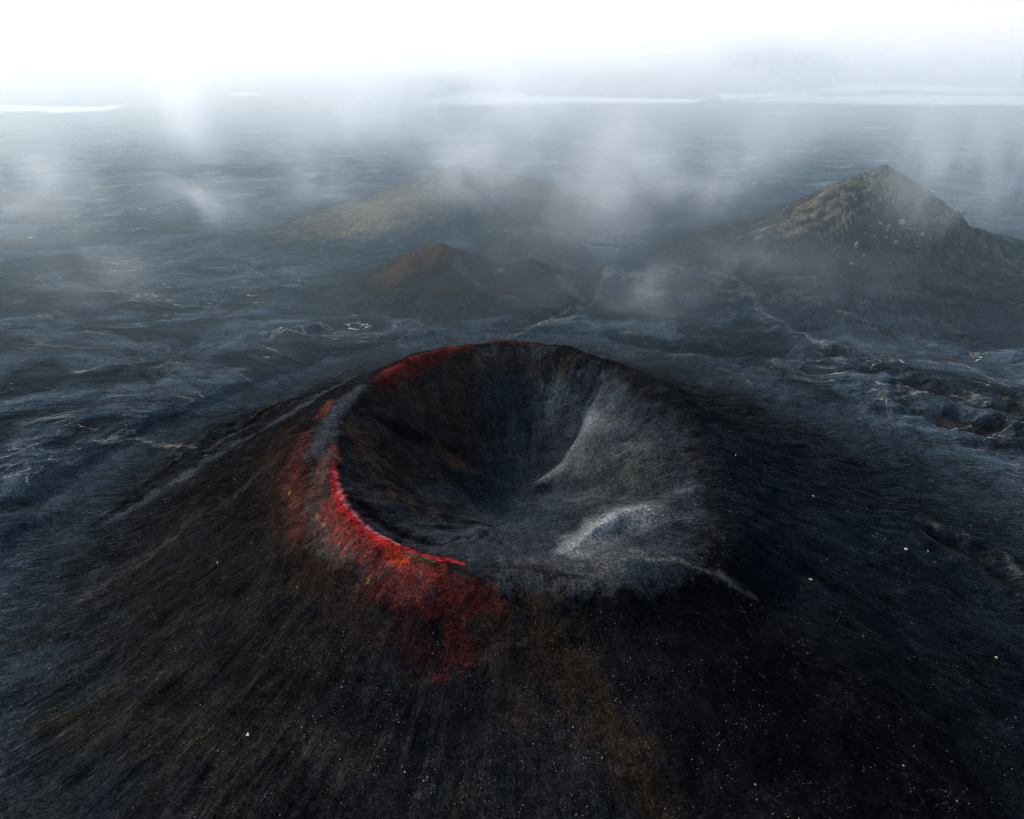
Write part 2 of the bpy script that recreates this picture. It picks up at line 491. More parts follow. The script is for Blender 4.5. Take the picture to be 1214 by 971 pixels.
# --- left wall: shade of the alcoves painted dark, and a brown nose
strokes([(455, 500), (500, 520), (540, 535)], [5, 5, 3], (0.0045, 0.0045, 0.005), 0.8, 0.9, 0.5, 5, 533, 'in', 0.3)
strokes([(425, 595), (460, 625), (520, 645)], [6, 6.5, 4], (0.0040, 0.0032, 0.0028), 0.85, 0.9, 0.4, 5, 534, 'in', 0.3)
strokes([(408, 505), (425, 515), (445, 540)], [3.5, 4.5, 4], (0.055, 0.034, 0.021), 0.8, 0.9, 0.5, 4, 535, 'in')
strokes([(440, 470), (480, 470), (520, 490)], [5, 4, 3], (0.042, 0.031, 0.021), 0.6, 0.9, 0.5, 4, 536, 'in', 0.3)
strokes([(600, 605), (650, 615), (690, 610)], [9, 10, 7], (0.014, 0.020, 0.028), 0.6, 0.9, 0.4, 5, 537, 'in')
# --- brown scoria
strokes([(520, 530), (535, 545), (562, 560)], [3.5, 5.5, 3], (0.085, 0.046, 0.026), 0.85, 0.6, 0.3, 4, 511, 'in')
strokes([(420, 500), (430, 530), (470, 590), (520, 615)], [6, 6, 5, 4], (0.055, 0.033, 0.019), 0.7, 0.9, 0.4, 4, 512, 'in')
strokes([(545, 425), (610, 430), (680, 430)], [10, 10, 8], (0.036, 0.025, 0.017), 0.7, 0.9, 0.45, 6, 513, 'in')
strokes([(340, 510), (322, 560), (335, 620), (370, 670), (430, 740)], [11, 13, 12, 12, 14], (0.026, 0.016, 0.012), 0.7, 0.95, 0.5, 6, 514, 'out', 0.4)
strokes([(640, 740), (665, 780), (700, 830), (740, 890), (780, 960)], [17, 16, 13, 11, 9], (0.030, 0.0185, 0.0115), 0.75, 1.0, 0.7, 6, 515, 'out', 0.3)
strokes([(560, 740), (600, 800), (620, 850)], [12, 10, 8], (0.027, 0.019, 0.013), 0.65, 0.95, 0.5, 5, 516, 'out', 0.3)
strokes([(130, 618), (200, 575), (270, 532), (345, 490), (420, 446)], [2.5, 6, 8, 7, 4.5], (0.046, 0.058, 0.069), 0.85, 1.0, 0.55, 6, 532)
strokes([(60, 850), (160, 870), (260, 880), (330, 862), (420, 905)], [9, 11, 11, 9, 9], (0.021, 0.021, 0.0165), 0.65, 1.0, 1.1, 5, 551, 'out', 0.5)
strokes([(240, 700), (300, 750), (380, 790)], [7, 9, 8], (0.017, 0.0175, 0.0150), 0.6, 1.0, 1.1, 5, 552, 'out', 0.5)
strokes([(20, 760), (120, 720), (220, 640)], [8, 8, 5], (0.017, 0.019, 0.020), 0.6, 1.0, 1.1, 5, 553, 'out', 0.6)
# --- grey shelf of ash on the left rim
strokes([(372, 535), (385, 510), (405, 480), (428, 460)], [9, 9, 7, 5.5], (0.058, 0.066, 0.074), 0.85, 0.9, 0.3, 5, 517)
strokes([(392, 478), (380, 492)], [3.2, 3.0], (0.11, 0.035, 0.022), 0.9, 0.6, 0.5, 3, 518)
# --- red scoria
strokes([(455, 452), (470, 438), (500, 422), (530, 414), (556, 410)], [6, 8, 8, 6, 3.5], (0.115, 0.018, 0.014), 0.85, 0.85, 0.5, 4, 519)
strokes([(560, 408), (600, 405), (640, 408)], [1.6, 1.8, 1.4], (0.09, 0.018, 0.013), 0.7, 0.8, 0.6, 3, 520)
strokes([(362, 515), (348, 555), (350, 590), (365, 625)], [6, 8, 8, 8], (0.075, 0.026, 0.021), 0.75, 0.9, 0.55, 4, 521, None, 0.4)
strokes([(386, 545), (380, 572), (385, 610), (405, 640), (440, 665), (490, 690)], [5, 8, 8.5, 9, 10, 9], (0.115, 0.064, 0.055), 0.75, 0.9, 0.5, 3.2, 522, 'out', 0.3)
strokes([(368, 600), (380, 625), (400, 655)], [4, 5, 5], (0.05, 0.052, 0.052), 0.6, 0.9, 1.0, 3, 538, 'out')
strokes([(390, 600), (412, 635), (445, 655), (485, 672), (520, 682)], [4.5, 6, 7, 6.5, 5], (0.20, 0.026, 0.018), 0.68, 0.9, 0.9, 2.6, 523, 'out')
strokes([(440, 700), (500, 705), (560, 705), (585, 716)], [6, 8, 8, 6], (0.085, 0.011, 0.010), 0.6, 0.95, 1.0, 4, 524, 'out', 0.3)
strokes([(540, 745), (545, 775), (525, 800)], [8, 7, 5], (0.075, 0.010, 0.009), 0.5, 1.0, 1.1, 5, 525, 'out', 0.3)
strokes([(480, 740), (500, 780)], [9, 9], (0.03, 0.009, 0.008), 0.6, 0.95, 0.6, 4, 526, 'out', 0.3)
strokes([(396, 548), (397, 570), (404, 596), (424, 620), (452, 640), (480, 653), (510, 662), (550, 669)],
        [0.9, 2.0, 2.9, 3.3, 3.2, 2.6, 1.8, 0.9], (0.46, 0.020, 0.021), 1.0, 0.85, 0.65, 1.7, 527)
strokes([(460, 655), (475, 664), (484, 668)], [2.5, 3.2, 2.2], (0.50, 0.06, 0.02), 0.8, 0.8, 0.6, 2.2, 528)
strokes([(398, 560), (406, 592), (426, 616), (455, 637), (480, 650)], [0.7, 0.9, 1.0, 1.0, .8], (0.40, 0.22, 0.23), 0.6, 0.8, 0.9, 1.8, 529)
strokes([(395, 530), (402, 545)], [2.5, 2.0], (0.16, 0.05, 0.035), 0.7, 0.9, 0.5, 3, 530)
strokes([(482, 657), (500, 661), (515, 666)], [1.0, 1.6, 1.0], (0.055, 0.06, 0.045), 0.9, 0.5, 0.4, 2.2, 531)
# yellow sulphur flecks
for i, (u, v) in enumerate([(374, 612), (380, 622), (385, 636), (412, 670), (343, 585), (436, 688)]):
    strokes([(u, v), (u + 2, v + 3)], [0.55, 0.35], (0.34, 0.18, 0.03), 0.8, 0.9, 2.2, 0.9, 540 + i)

# --- hills' own colours, plus sunlit tone painted on the golden and rocky crests
def hcol(key, mask, col, op):
    mix(mask * op, np.array(col, np.float32) * np.clip(1 + 0.3 * n2, .5, 1.6)[..., None])


h = HILLS['golden']; hcol('golden', sstep(0.45, 0.95, h['w'] + 0.12 * n1 + 0.15 * h['gl']) * sstep(0.62, 0.3, h['par']), (0.20, 0.148, 0.07), 0.85)  # golden brown, with the sunlit look of the crest painted in
h = HILLS['golden']; hcol('golden', sstep(0.5, 0.9, h['w'] + 0.18 * n1) * sstep(0.3, 0.6, h['par']), (0.085, 0.066, 0.04), 0.7)
h = HILLS['knoll']; hcol('knoll', sstep(0.5, 0.9, h['w'] + 0.2 * n1), (0.075, 0.055, 0.03), 0.6)
h = HILLS['red']; hcol('red', sstep(0.35, 0.75, h['w'] + 0.15 * n1), (0.026, 0.022, 0.016), 0.8)
hcol('red', sstep(0.75, 0.95, h['w'] + 0.10 * n1) * sstep(0.7, 0.45, h['par']), (0.125, 0.045, 0.020), 0.85)
hcol('red', sstep(0.62, 0.85, h['w'] + 0.2 * n1) * sstep(0.35, 0.5, h['par']) * sstep(0.8, 0.6, h['par']), (0.055, 0.04, 0.018), 0.6)
h = HILLS['rocky']; hcol('rocky', sstep(0.25, 0.7, h['w'] + 0.15 * n1), (0.0205, 0.0225, 0.023), 0.75)
hcol('rocky', sstep(0.80, 1.08, h['w'] + 0.10 * n1 + 0.26 * h['gl']) * sstep(0.56, 0.44, h['par']), (0.26, 0.21, 0.125), 0.85)  # straw ridge, its colour brightened to look strongly lit
hcol('rocky', sstep(0.45, 0.85, h['w']) * sstep(0.45, 0.6, h['par']) * sstep(0.35, 0.8, crag * 1.6), (0.13, 0.115, 0.085), 0.7)
for kname in ('round', 'low_round', 'broad'):
    h = HILLS[kname]
    e = np.exp(-((h['w'] - 0.80 + 0.05 * n1) / 0.07) ** 2)
    mix(e * sstep(0.0, 0.6, n1 + 0.35) * 0.6, rgb(0.14, 0.14, 0.14))

# --- dark clinker of the lava banks with a pale crest line
for i, (pts, wid, d) in enumerate(BANKS):
    mix(np.exp(-(d / (wid * 0.8)) ** 2) * (0.75 if wid > 3 else 0.5) * sstep(-0.6, 0.2, n1 + 0.3), rgb(0.009, 0.0085, 0.0075))
    mix(np.exp(-((d - wid * 1.5) / (wid * 0.25)) ** 2) * sstep(0.1, 0.6, fbm(X / 24, Y / 16, 600 + i, 3) + 0.2 + 0.2 * n2) * 0.5, rgb(0.13, 0.125, 0.105))

# --- dry washes winding over the plain
for i, (pxs, w, op) in enumerate([
    ([(835, 320), (870, 330), (890, 345), (905, 372), (940, 392), (985, 410)], 3.2, 0.55),
    ([(840, 340), (870, 346), (900, 352)], 2.4, 0.5),
    ([(900, 335), (930, 330), (965, 328), (968, 342), (950, 348)], 1.8, 0.45),
    ([(940, 345), (975, 362), (1030, 382)], 1.8, 0.5),
    ([(635, 386), (660, 375), (675, 366)], 1.6, 0.95),
    ([(480, 412), (470, 405), (500, 385)], 1.6, 0.5),
    ([(720, 315), (712, 340), (700, 362)], 2.0, 0.5),
    ([(732, 298), (735, 285), (738, 270)], 1.8, 0.45),
    ([(600, 300), (603, 280), (612, 262)], 1.6, 0.4),
    ([(120, 525), (160, 520), (190, 528), (230, 532)], 2.0, 0.75),
    ([(115, 524), (140, 518)], 1.6, 0.9),
    ([(200, 355), (225, 345), (260, 352), (300, 345)], 2.0, 0.45),
    ([(205, 326), (230, 320), (290, 316), (320, 330)], 1.6, 0.55),
    ([(240, 352), (280, 340), (315, 342)], 1.4, 0.35),
    ([(110, 345), (150, 347)], 1.3, 0.9),
    ([(100, 393), (130, 394)], 1.3, 0.95),
    ([(850, 435), (880, 445), (895, 460)], 1.4, 0.3),
    ([(1090, 428), (1140, 432), (1200, 460)], 1.5, 0.35),
    ([(1055, 470), (1085, 466), (1130, 470), (1180, 476)], 1.0, 0.8),
    ([(1120, 508), (1150, 506)], 0.9, 0.8),
    ([(380, 300), (384, 285), (390, 278)], 1.6, 0.5),
    ([(60, 740), (110, 700), (190, 650), (260, 600), (330, 540)], 3.0, 0.12),
]):
    strokes(pxs, w, (0.20, 0.19, 0.165), op * 0.7, 0.95, 1.0, 4, 640 + i)

# ------------------------------------------------------------------ flow coordinates for the fine streaks
FLOW = np.zeros(Z.shape + (3,), np.float32)
STREAK = np.where(s <= 0, sstep(0.12, 0.6, tt) * (0.85 + 0.15 * sstep(0.85, 1.0, tt)), np.clip(cone_w, 0, 1)).astype(np.float32)
STREAK = STREAK * (1 - 0.62 * lobe(-88, 45)) * np.where(s <= 0, 0.75, 1) * np.clip(0.8 + 0.9 * fbm(X / 28, Y / 28, 433, 3), 0.25, 1.2)
PLAIN = np.where(s <= 0, 0, sstep(0.5, 0.0, cone_w)).astype(np.float32)
for h in HILLS.values():
    PLAIN = PLAIN * (1 - 0.8 * sstep(0.02, 0.4, h['w']))
FLOW[..., 0] = dX / np.maximum(RAD, 1) * 60
FLOW[..., 1] = dY / np.maximum(RAD, 1) * 60
FLOW[..., 2] = RAD * 0.034
for hkey, h in HILLS.items():
    m = (h['w'] > 0.02) & (cone_w < 0.01) & (s > 0)
    rx, ry = X - h['c'][0], Y - h['c'][1]
    rd = np.maximum(np.hypot(rx, ry), 1)
    FLOW[..., 0] = np.where(m, rx / rd * 60, FLOW[..., 0])
    FLOW[..., 1] = np.where(m, ry / rd * 60, FLOW[..., 1])
    FLOW[..., 2] = np.where(m, rd * 0.034, FLOW[..., 2])
    STREAK = np.where(m, sstep(0.02, 0.4, h['w']), STREAK)

# ------------------------------------------------------------------ materials
def new_mat(name):
    m = bpy.data.materials.new(name); m.use_nodes = True
    nt = m.node_tree; nt.nodes.clear()
    return m, nt


def N(nt, typ, **kw):
    n = nt.nodes.new(typ)
    for k_, v_ in kw.items():
        setattr(n, k_, v_)
    return n


def link(nt, a, b):
    nt.links.new(a, b)


def math_node(nt, op, a, b=None, c=None, clamp=False):
    n = N(nt, 'ShaderNodeMath', operation=op, use_clamp=clamp)
    for i, v in enumerate((a, b, c)):
        if v is None:
            continue
        if isinstance(v, (int, float)):
            n.inputs[i].default_value = v
        else:
            link(nt, v, n.inputs[i])
    return n.outputs[0]


def noise_node(nt, vec, scale, detail=4, rough=0.6):
    n = N(nt, 'ShaderNodeTexNoise')
    n.inputs['Scale'].default_value = scale
    n.inputs['Detail'].default_value = detail
    n.inputs['Roughness'].default_value = rough
    link(nt, vec, n.inputs['Vector'])
    return n.outputs['Fac']


def ramp(nt, fac, stops):
    n = N(nt, 'ShaderNodeMapRange', interpolation_type='SMOOTHSTEP')
    n.inputs['From Min'].default_value = stops[0]; n.inputs['From Max'].default_value = stops[1]
    n.inputs['To Min'].default_value = stops[2]; n.inputs['To Max'].default_value = stops[3]
    link(nt, fac, n.inputs['Value'])
    return n.outputs[0]


def terrain_material():
    m, nt = new_mat('volcanic_ground')
    out = N(nt, 'ShaderNodeOutputMaterial')
    bs = N(nt, 'ShaderNodeBsdfPrincipled')
    bs.inputs['Roughness'].default_value = 0.92
    bs.inputs['Specular IOR Level'].default_value = 0.0
    link(nt, bs.outputs[0], out.inputs[0])
    col = N(nt, 'ShaderNodeAttribute', attribute_name='albedo').outputs['Color']
    flow = N(nt, 'ShaderNodeAttribute', attribute_name='flow').outputs['Vector']
    stk = N(nt, 'ShaderNodeAttribute', attribute_name='streak').outputs['Fac']
    pl_early = N(nt, 'ShaderNodeAttribute', attribute_name='plain').outputs['Fac']
    pos = N(nt, 'ShaderNodeNewGeometry').outputs['Position']
    a = noise_node(nt, pos, 0.9, 5, 0.7)
    b = noise_node(nt, flow, 2.6, 4, 0.65)
    c = noise_node(nt, pos, 0.16, 5, 0.65)
    st = math_node(nt, 'SUBTRACT', ramp(nt, b, (0.36, 0.64, 0.0, 1.0)), 0.5)
    st = math_node(nt, 'MULTIPLY', st, stk)
    var = math_node(nt, 'MULTIPLY_ADD', math_node(nt, 'MULTIPLY', st, ramp(nt, c, (0.35, 0.65, 0.3, 1.5))), 0.6, 1.0)
    var2 = ramp(nt, a, (0.30, 0.70, 0.40, 1.65))
    var3 = ramp(nt, c, (0.3, 0.7, 0.72, 1.28))
    g = noise_node(nt, pos, 2.6, 3, 0.75)
    gv = ramp(nt, g, (0.32, 0.72, -0.6, 0.8))
    gv = math_node(nt, 'MULTIPLY', gv, ramp(nt, pl_early, (0.0, 1.0, 1.0, 0.3)))
    v = math_node(nt, 'MULTIPLY', var, math_node(nt, 'ADD', gv, 1.0))
    b2 = ramp(nt, noise_node(nt, flow, 5.0, 3, 0.7), (0.36, 0.64, 0.0, 1.0))
    st2 = math_node(nt, 'MULTIPLY', math_node(nt, 'SUBTRACT', b2, 0.5), stk)
    v = math_node(nt, 'MULTIPLY', v, math_node(nt, 'MULTIPLY_ADD', math_node(nt, 'MULTIPLY', st2, ramp(nt, c, (0.35, 0.65, 0.3, 1.6))), 0.55, 1.0))
    v = math_node(nt, 'MULTIPLY', v, var2)
    v = math_node(nt, 'MULTIPLY', v, var3)
    v = math_node(nt, 'MAXIMUM', v, 0.15)
    pl = N(nt, 'ShaderNodeAttribute', attribute_name='plain').outputs['Fac']

    def stretched(sx, sy, detail, rough, dist):
        m_ = N(nt, 'ShaderNodeVectorMath', operation='MULTIPLY'); m_.inputs[1].default_value = (sx, sy, 0.02)
        link(nt, pos, m_.inputs[0])
        o_ = noise_node(nt, m_.outputs[0], 1.0, detail, rough)
        o_.node.inputs['Distortion'].default_value = dist
        return o_

    def line(f, centre, width):
        d_ = math_node(nt, 'ABSOLUTE', math_node(nt, 'SUBTRACT', f, centre))
        return ramp(nt, d_, (0.0, width, 1.0, 0.0))

    def blend(c_in, fac, c_out):
        m_ = N(nt, 'ShaderNodeMix', data_type='RGBA')
        link(nt, fac, m_.inputs['Factor']); link(nt, c_in, m_.inputs['A']); m_.inputs['B'].default_value = (*c_out, 1)
        return m_.outputs['Result']
    swirl = stretched(0.011, 0.018, 4, 0.48, 1.3)
    patch = stretched(0.010, 0.022, 3, 0.5, 0.5)
    patch2 = stretched(0.013, 0.030, 3, 0.5, 0.5)
    fine_l = stretched(0.05, 0.10, 5, 0.6, 1.4)
    l1 = math_node(nt, 'MULTIPLY', line(swirl, 0.50, 0.009), ramp(nt, patch, (0.45, 0.60, 0.0, 0.85)))
    l2 = math_node(nt, 'MULTIPLY', line(swirl, 0.42, 0.022), ramp(nt, patch2, (0.40, 0.58, 0.0, 0.8)))
    l3 = math_node(nt, 'MULTIPLY', line(fine_l, 0.5, 0.02), ramp(nt, patch2, (0.50, 0.70, 0.0, 0.45)))
    dune = ramp(nt, swirl, (0.38, 0.62, 0.55, 1.5))
    gl_ = math_node(nt, 'MULTIPLY', ramp(nt, fine_l, (0.64, 0.72, 0.0, 1.0)), ramp(nt, patch, (0.46, 0.62, 0.0, 0.95)))
    hs = N(nt, 'ShaderNodeVectorMath', operation='SCALE')
    link(nt, col, hs.inputs[0])
    one = N(nt, 'ShaderNodeMix', data_type='FLOAT')
    link(nt, pl, one.inputs['Factor']); one.inputs['A'].default_value = 1.0; link(nt, dune, one.inputs['B'])
    link(nt, one.outputs['Result'], hs.inputs['Scale'])
    col = hs.outputs[0]
    col = blend(col, math_node(nt, 'MULTIPLY', l2, pl), (0.0065, 0.0068, 0.0062))
    col = blend(col, math_node(nt, 'MULTIPLY', l3, pl), (0.060, 0.066, 0.066))
    col = blend(col, math_node(nt, 'MULTIPLY', l1, pl), (0.15, 0.15, 0.14))
    col = blend(col, math_node(nt, 'MULTIPLY', gl_, pl), (0.50, 0.47, 0.40))
    sc = N(nt, 'ShaderNodeVectorMath', operation='SCALE')
    link(nt, col, sc.inputs[0]); link(nt, v, sc.inputs['Scale'])
    link(nt, sc.outputs[0], bs.inputs['Base Color'])
    # relief finer than the mesh
    hgt = math_node(nt, 'MULTIPLY', st, 1.5)
    hgt = math_node(nt, 'MULTIPLY_ADD', st2, 0.6, hgt)
    hgt = math_node(nt, 'MULTIPLY_ADD', g, 0.6, hgt)
    hgt = math_node(nt, 'MULTIPLY_ADD', a, 0.75, hgt)
    hgt = math_node(nt, 'MULTIPLY_ADD', math_node(nt, 'MULTIPLY', pl, swirl), 30.0, hgt)
    hgt = math_node(nt, 'MULTIPLY_ADD', math_node(nt, 'MULTIPLY', pl, fine_l), 2.5, hgt)
    hgt = math_node(nt, 'MULTIPLY_ADD', c, 1.2, hgt)
    bump = N(nt, 'ShaderNodeBump')
    bump.inputs['Strength'].default_value = 1.0
    bump.inputs['Distance'].default_value = 1.0
    link(nt, hgt, bump.inputs['Height'])
    link(nt, bump.outputs[0], bs.inputs['Normal'])
    return m


GROUND_MAT = terrain_material()

# ------------------------------------------------------------------ terrain meshes: one height field, cut along the feet of the hills
idx = np.arange(NX * NY).reshape(NY, NX)
quads = np.stack([idx[:-1, :-1], idx[:-1, 1:], idx[1:, 1:], idx[1:, :-1]], -1).reshape(-1, 4)
# normals of the whole field so that the cut lines do not show
dzx = np.gradient(Z, AX, axis=1); dzy = np.gradient(Z, AY, axis=0)
NRM = np.stack([-dzx, -dzy, np.ones_like(Z)], -1)
NRM /= np.linalg.norm(NRM, axis=-1, keepdims=True)
VCO = np.stack([X, Y, Z], -1).reshape(-1, 3).astype(np.float32)
NRM = NRM.reshape(-1, 3).astype(np.float32)
ALBf = np.concatenate([np.clip(ALB, 0.0015, 0.8).reshape(-1, 3), np.ones((NX * NY, 1), np.float32)], 1).astype(np.float32)
FLOWf = FLOW.reshape(-1, 3); STf = STREAK.reshape(-1).astype(np.float32); PLf = PLAIN.reshape(-1).astype(np.float32)

region = np.zeros(Z.shape, np.int8)
names = ['ground', 'outer_slope', 'rim', 'inner_bowl', 'golden', 'knoll', 'red', 'round', 'low_round', 'broad', 'rocky', 'distant', 'distant_left']
wob = fbm(X / 14, Y / 14, 700, 3) * 1.2
for i, nme in enumerate(names):
    if i < 4:
        continue
    w = HILLS[nme]['w']
    bestw = np.zeros_like(w)
    region = np.where((w > 0.12) & ((region == 0) | (w > 0.45)), i, region)
region = np.where(cone_w > 0.5, 1, region)
region = np.where((s > -3 + wob) & (s < shelf + 3 + wob), 2, region)
region = np.where(s <= -3 + wob, 3, region)
# one label per quad: that of its first corner
rq = region[:-1, :-1].reshape(-1)


def build_region(code, name, parent=None):
    f = quads[rq == code]
    used, inv = np.unique(f, return_inverse=True)
    inv = inv.reshape(-1, 4)
    me = bpy.data.meshes.new(name)
    me.vertices.add(len(used)); me.loops.add(inv.size); me.polygons.add(len(inv))
    me.vertices.foreach_set('co', VCO[used].reshape(-1))
    me.loops.foreach_set('vertex_index', inv.reshape(-1).astype(np.int32))
    me.polygons.foreach_set('loop_start', np.arange(0, inv.size, 4, dtype=np.int32))
    me.update(calc_edges=True)
    me.polygons.foreach_set('use_smooth', np.ones(len(inv), bool))
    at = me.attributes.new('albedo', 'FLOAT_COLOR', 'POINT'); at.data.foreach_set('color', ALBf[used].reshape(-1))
    at = me.attributes.new('flow', 'FLOAT_VECTOR', 'POINT'); at.data.foreach_set('vector', FLOWf[used].reshape(-1))
    at = me.attributes.new('streak', 'FLOAT', 'POINT'); at.data.foreach_set('value', STf[used])
    at = me.attributes.new('plain', 'FLOAT', 'POINT'); at.data.foreach_set('value', PLf[used])
    me.normals_split_custom_set_from_vertices(NRM[used])
    me.materials.append(GROUND_MAT)
    o = bpy.data.objects.new(name, me); COL.objects.link(o)
    if parent:
        o.parent = parent
        o.matrix_parent_inverse = parent.matrix_world.inverted()
    return o


def tag(o, label=None, cat=None, kind=None, group=None):
    if label: o['label'] = label
    if cat: o['category'] = cat
    if kind: o['kind'] = kind
    if group: o['group'] = group
    return o


tag(build_region(0, 'ground'), 'dark blue-grey lava plain with rolling lumps and pale sand streaks', 'ground', 'structure')
crater = bpy.data.objects.new('crater_hill', None); COL.objects.link(crater)
crater.location = (CX, CY, 0); bpy.context.view_layer.update()
tag(crater, 'big black volcanic crater with a bright red scoria rim', 'crater', 'structure')
build_region(1, 'outer_slope', crater)
tag(build_region(2, 'rim', crater), 'rim stained bright red along one side and ash grey along the other')
build_region(3, 'inner_bowl', crater)
for nme, oname, lab in [
    ('golden', 'golden_hill', 'long fog-covered hill with a golden brown ridge behind the small red-topped hill'),
    ('knoll', 'foggy_hill', 'low hazy knoll beside the golden ridge, half lost in fog'),
    ('red', 'red_topped_hill', 'small dark cone with a rusty red and brown crest beyond the crater'),
    ('round', 'round_hill', 'upper of the two small round grey domes beside the red-topped cone'),
    ('low_round', 'round_hill', 'lower of the two small round grey domes, nearer the crater'),
    ('broad', 'broad_hill', 'broad flat blue-grey mound between the round domes and the rocky peak'),
    ('rocky', 'rocky_hill', 'tall pointed peak with a straw-coloured ridge and crumbling crags'),
    ('distant', 'distant_hill', 'far blurred hill in the fog behind the middle of the river'),
    ('distant_left', 'distant_hill', 'far dark hill in the fog behind the short river stretch'),
]:
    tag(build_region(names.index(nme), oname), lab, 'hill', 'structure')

# ------------------------------------------------------------------ river
def water_material():
    m, nt = new_mat('silty_water')
    out = N(nt, 'ShaderNodeOutputMaterial'); bs = N(nt, 'ShaderNodeBsdfPrincipled')
    bs.inputs['Base Color'].default_value = (0.45, 0.47, 0.48, 1)
    bs.inputs['Roughness'].default_value = 0.12
    bs.inputs['IOR'].default_value = 1.33
    link(nt, bs.outputs[0], out.inputs[0])
    pos = N(nt, 'ShaderNodeNewGeometry').outputs['Position']
    a = noise_node(nt, pos, 0.05, 4, 0.6)
    bump = N(nt, 'ShaderNodeBump'); bump.inputs['Strength'].default_value = 0.15; bump.inputs['Distance'].default_value = 1
    link(nt, a, bump.inputs['Height']); link(nt, bump.outputs[0], bs.inputs['Normal'])
    return m


WATER = water_material()
labels = ['pale river arm narrowing towards the middle of the far plain',
          'upper of the two broad white river arms beyond the rocky peak', 'lower of the two broad white river arms beyond the rocky peak', 'short white river stretch below the far dark hill',
          'thin pale strip of water in the middle of the fogged plain', 'faint far strip of water above the wide river']
for pi, pp in enumerate(river_polys):
    bm = bmesh.new()
    # finely stepped banks
    pts = []
    n = len(pp)
    for i in range(n):
        a, b = pp[i], pp[(i + 1) % n]
        L = np.linalg.norm(b - a)
        m = max(2, int(L / 14))
        for j in range(m):
            t = j / m
            p = a + (b - a) * t
            off = 34 * mnoise.noise(Vector((p[0] / 90, p[1] / 60, pi * 9.1))) + 16 * mnoise.noise(Vector((p[0] / 26, p[1] / 20, 4 + pi)))
            pts.append((p[0], p[1] + off * (1.0 if L > 30 else 0.3), RZ))
    bm.faces.new([bm.verts.new(p) for p in pts])
    bmesh.ops.triangulate(bm, faces=bm.faces[:])
    me = bpy.data.meshes.new('river'); bm.to_mesh(me); bm.free()
    me.materials.append(WATER)
    o = bpy.data.objects.new('river', me); COL.objects.link(o)
    tag(o, labels[pi], 'river', 'structure')
# sand bars in the wide river
# (they are the plain itself showing between the arms)

# ------------------------------------------------------------------ rocks
def rock_material(name, c, c2):
    m, nt = new_mat(name)
    out = N(nt, 'ShaderNodeOutputMaterial'); bs = N(nt, 'ShaderNodeBsdfPrincipled')
    bs.inputs['Roughness'].default_value = 0.9; bs.inputs['Specular IOR Level'].default_value = 0.2
    link(nt, bs.outputs[0], out.inputs[0])
    pos = N(nt, 'ShaderNodeNewGeometry').outputs['Position']
    f = noise_node(nt, pos, 0.8, 6, 0.7)
    mx = N(nt, 'ShaderNodeMix', data_type='RGBA')
    mx.inputs['A'].default_value = (*c, 1); mx.inputs['B'].default_value = (*c2, 1)
    link(nt, ramp(nt, f, (0.35, 0.65, 0, 1)), mx.inputs['Factor'])
    link(nt, mx.outputs['Result'], bs.inputs['Base Color'])
    bump = N(nt, 'ShaderNodeBump'); bump.inputs['Strength'].default_value = 0.8; bump.inputs['Distance'].default_value = 0.8
    link(nt, f, bump.inputs['Height']); link(nt, bump.outputs[0], bs.inputs['Normal'])
    return m


PALE = rock_material('pale_rock', (0.20, 0.18, 0.14), (0.07, 0.06, 0.05))
DARK = rock_material('dark_rock', (0.06, 0.055, 0.05), (0.03, 0.028, 0.028))
MOSS = rock_material('moss', (0.42, 0.46, 0.20), (0.22, 0.24, 0.12))
STONE = rock_material('stone_grain', (0.26, 0.245, 0.21), (0.09, 0.08, 0.07))


def rock_mesh(seed, size, mat, sub=3, jag=0.5):
    """a broken lump: a few angular blocks grown together"""
    rg = random.Random(seed * 77 + 5)
    bm = bmesh.new()
    for j in range(5 if sub > 2 else 3):
        k_ = 1.0 if j == 0 else rg.uniform(0.35, 0.65)
        c = Vector((0, 0, 0)) if j == 0 else Vector((rg.uniform(-.8, .8), rg.uniform(-.8, .8), rg.uniform(-.7, .25)))
        vs_ = []
        for _ in range(16):
            p = Vector((rg.gauss(0, 1), rg.gauss(0, 1), rg.gauss(0, 1))).normalized() * rg.uniform(0.6, 1.0) * k_ + c
            vs_.append(bm.verts.new((p.x * size[0], p.y * size[1], p.z * size[2])))
        r = bmesh.ops.convex_hull(bm, input=vs_)
        bmesh.ops.delete(bm, geom=list({g for g in r['geom_interior'] + r['geom_unused'] if isinstance(g, bmesh.types.BMVert)}), context='VERTS')
    me = bpy.data.meshes.new('rock'); bm.to_mesh(me); bm.free()
    me.materials.append(mat)
    return me


def put(name, u, v, size, mat, label, cat, seed, rz=0.0, sink=0.35, jag=0.5, group=None, sub=3):
    if cat == 'crag':
        size = tuple(0.72 * q_ for q_ in size)
    p = hit(u, v)
    o = bpy.data.objects.new(name, rock_mesh(seed, size, mat, sub, jag)); COL.objects.link(o)
    o.location = (p[0], p[1], p[2] + size[2] * (0.5 - sink)); o.rotation_euler = (random.uniform(-.15, .15), random.uniform(-.15, .15), rz)
    return tag(o, label, cat, None, group)


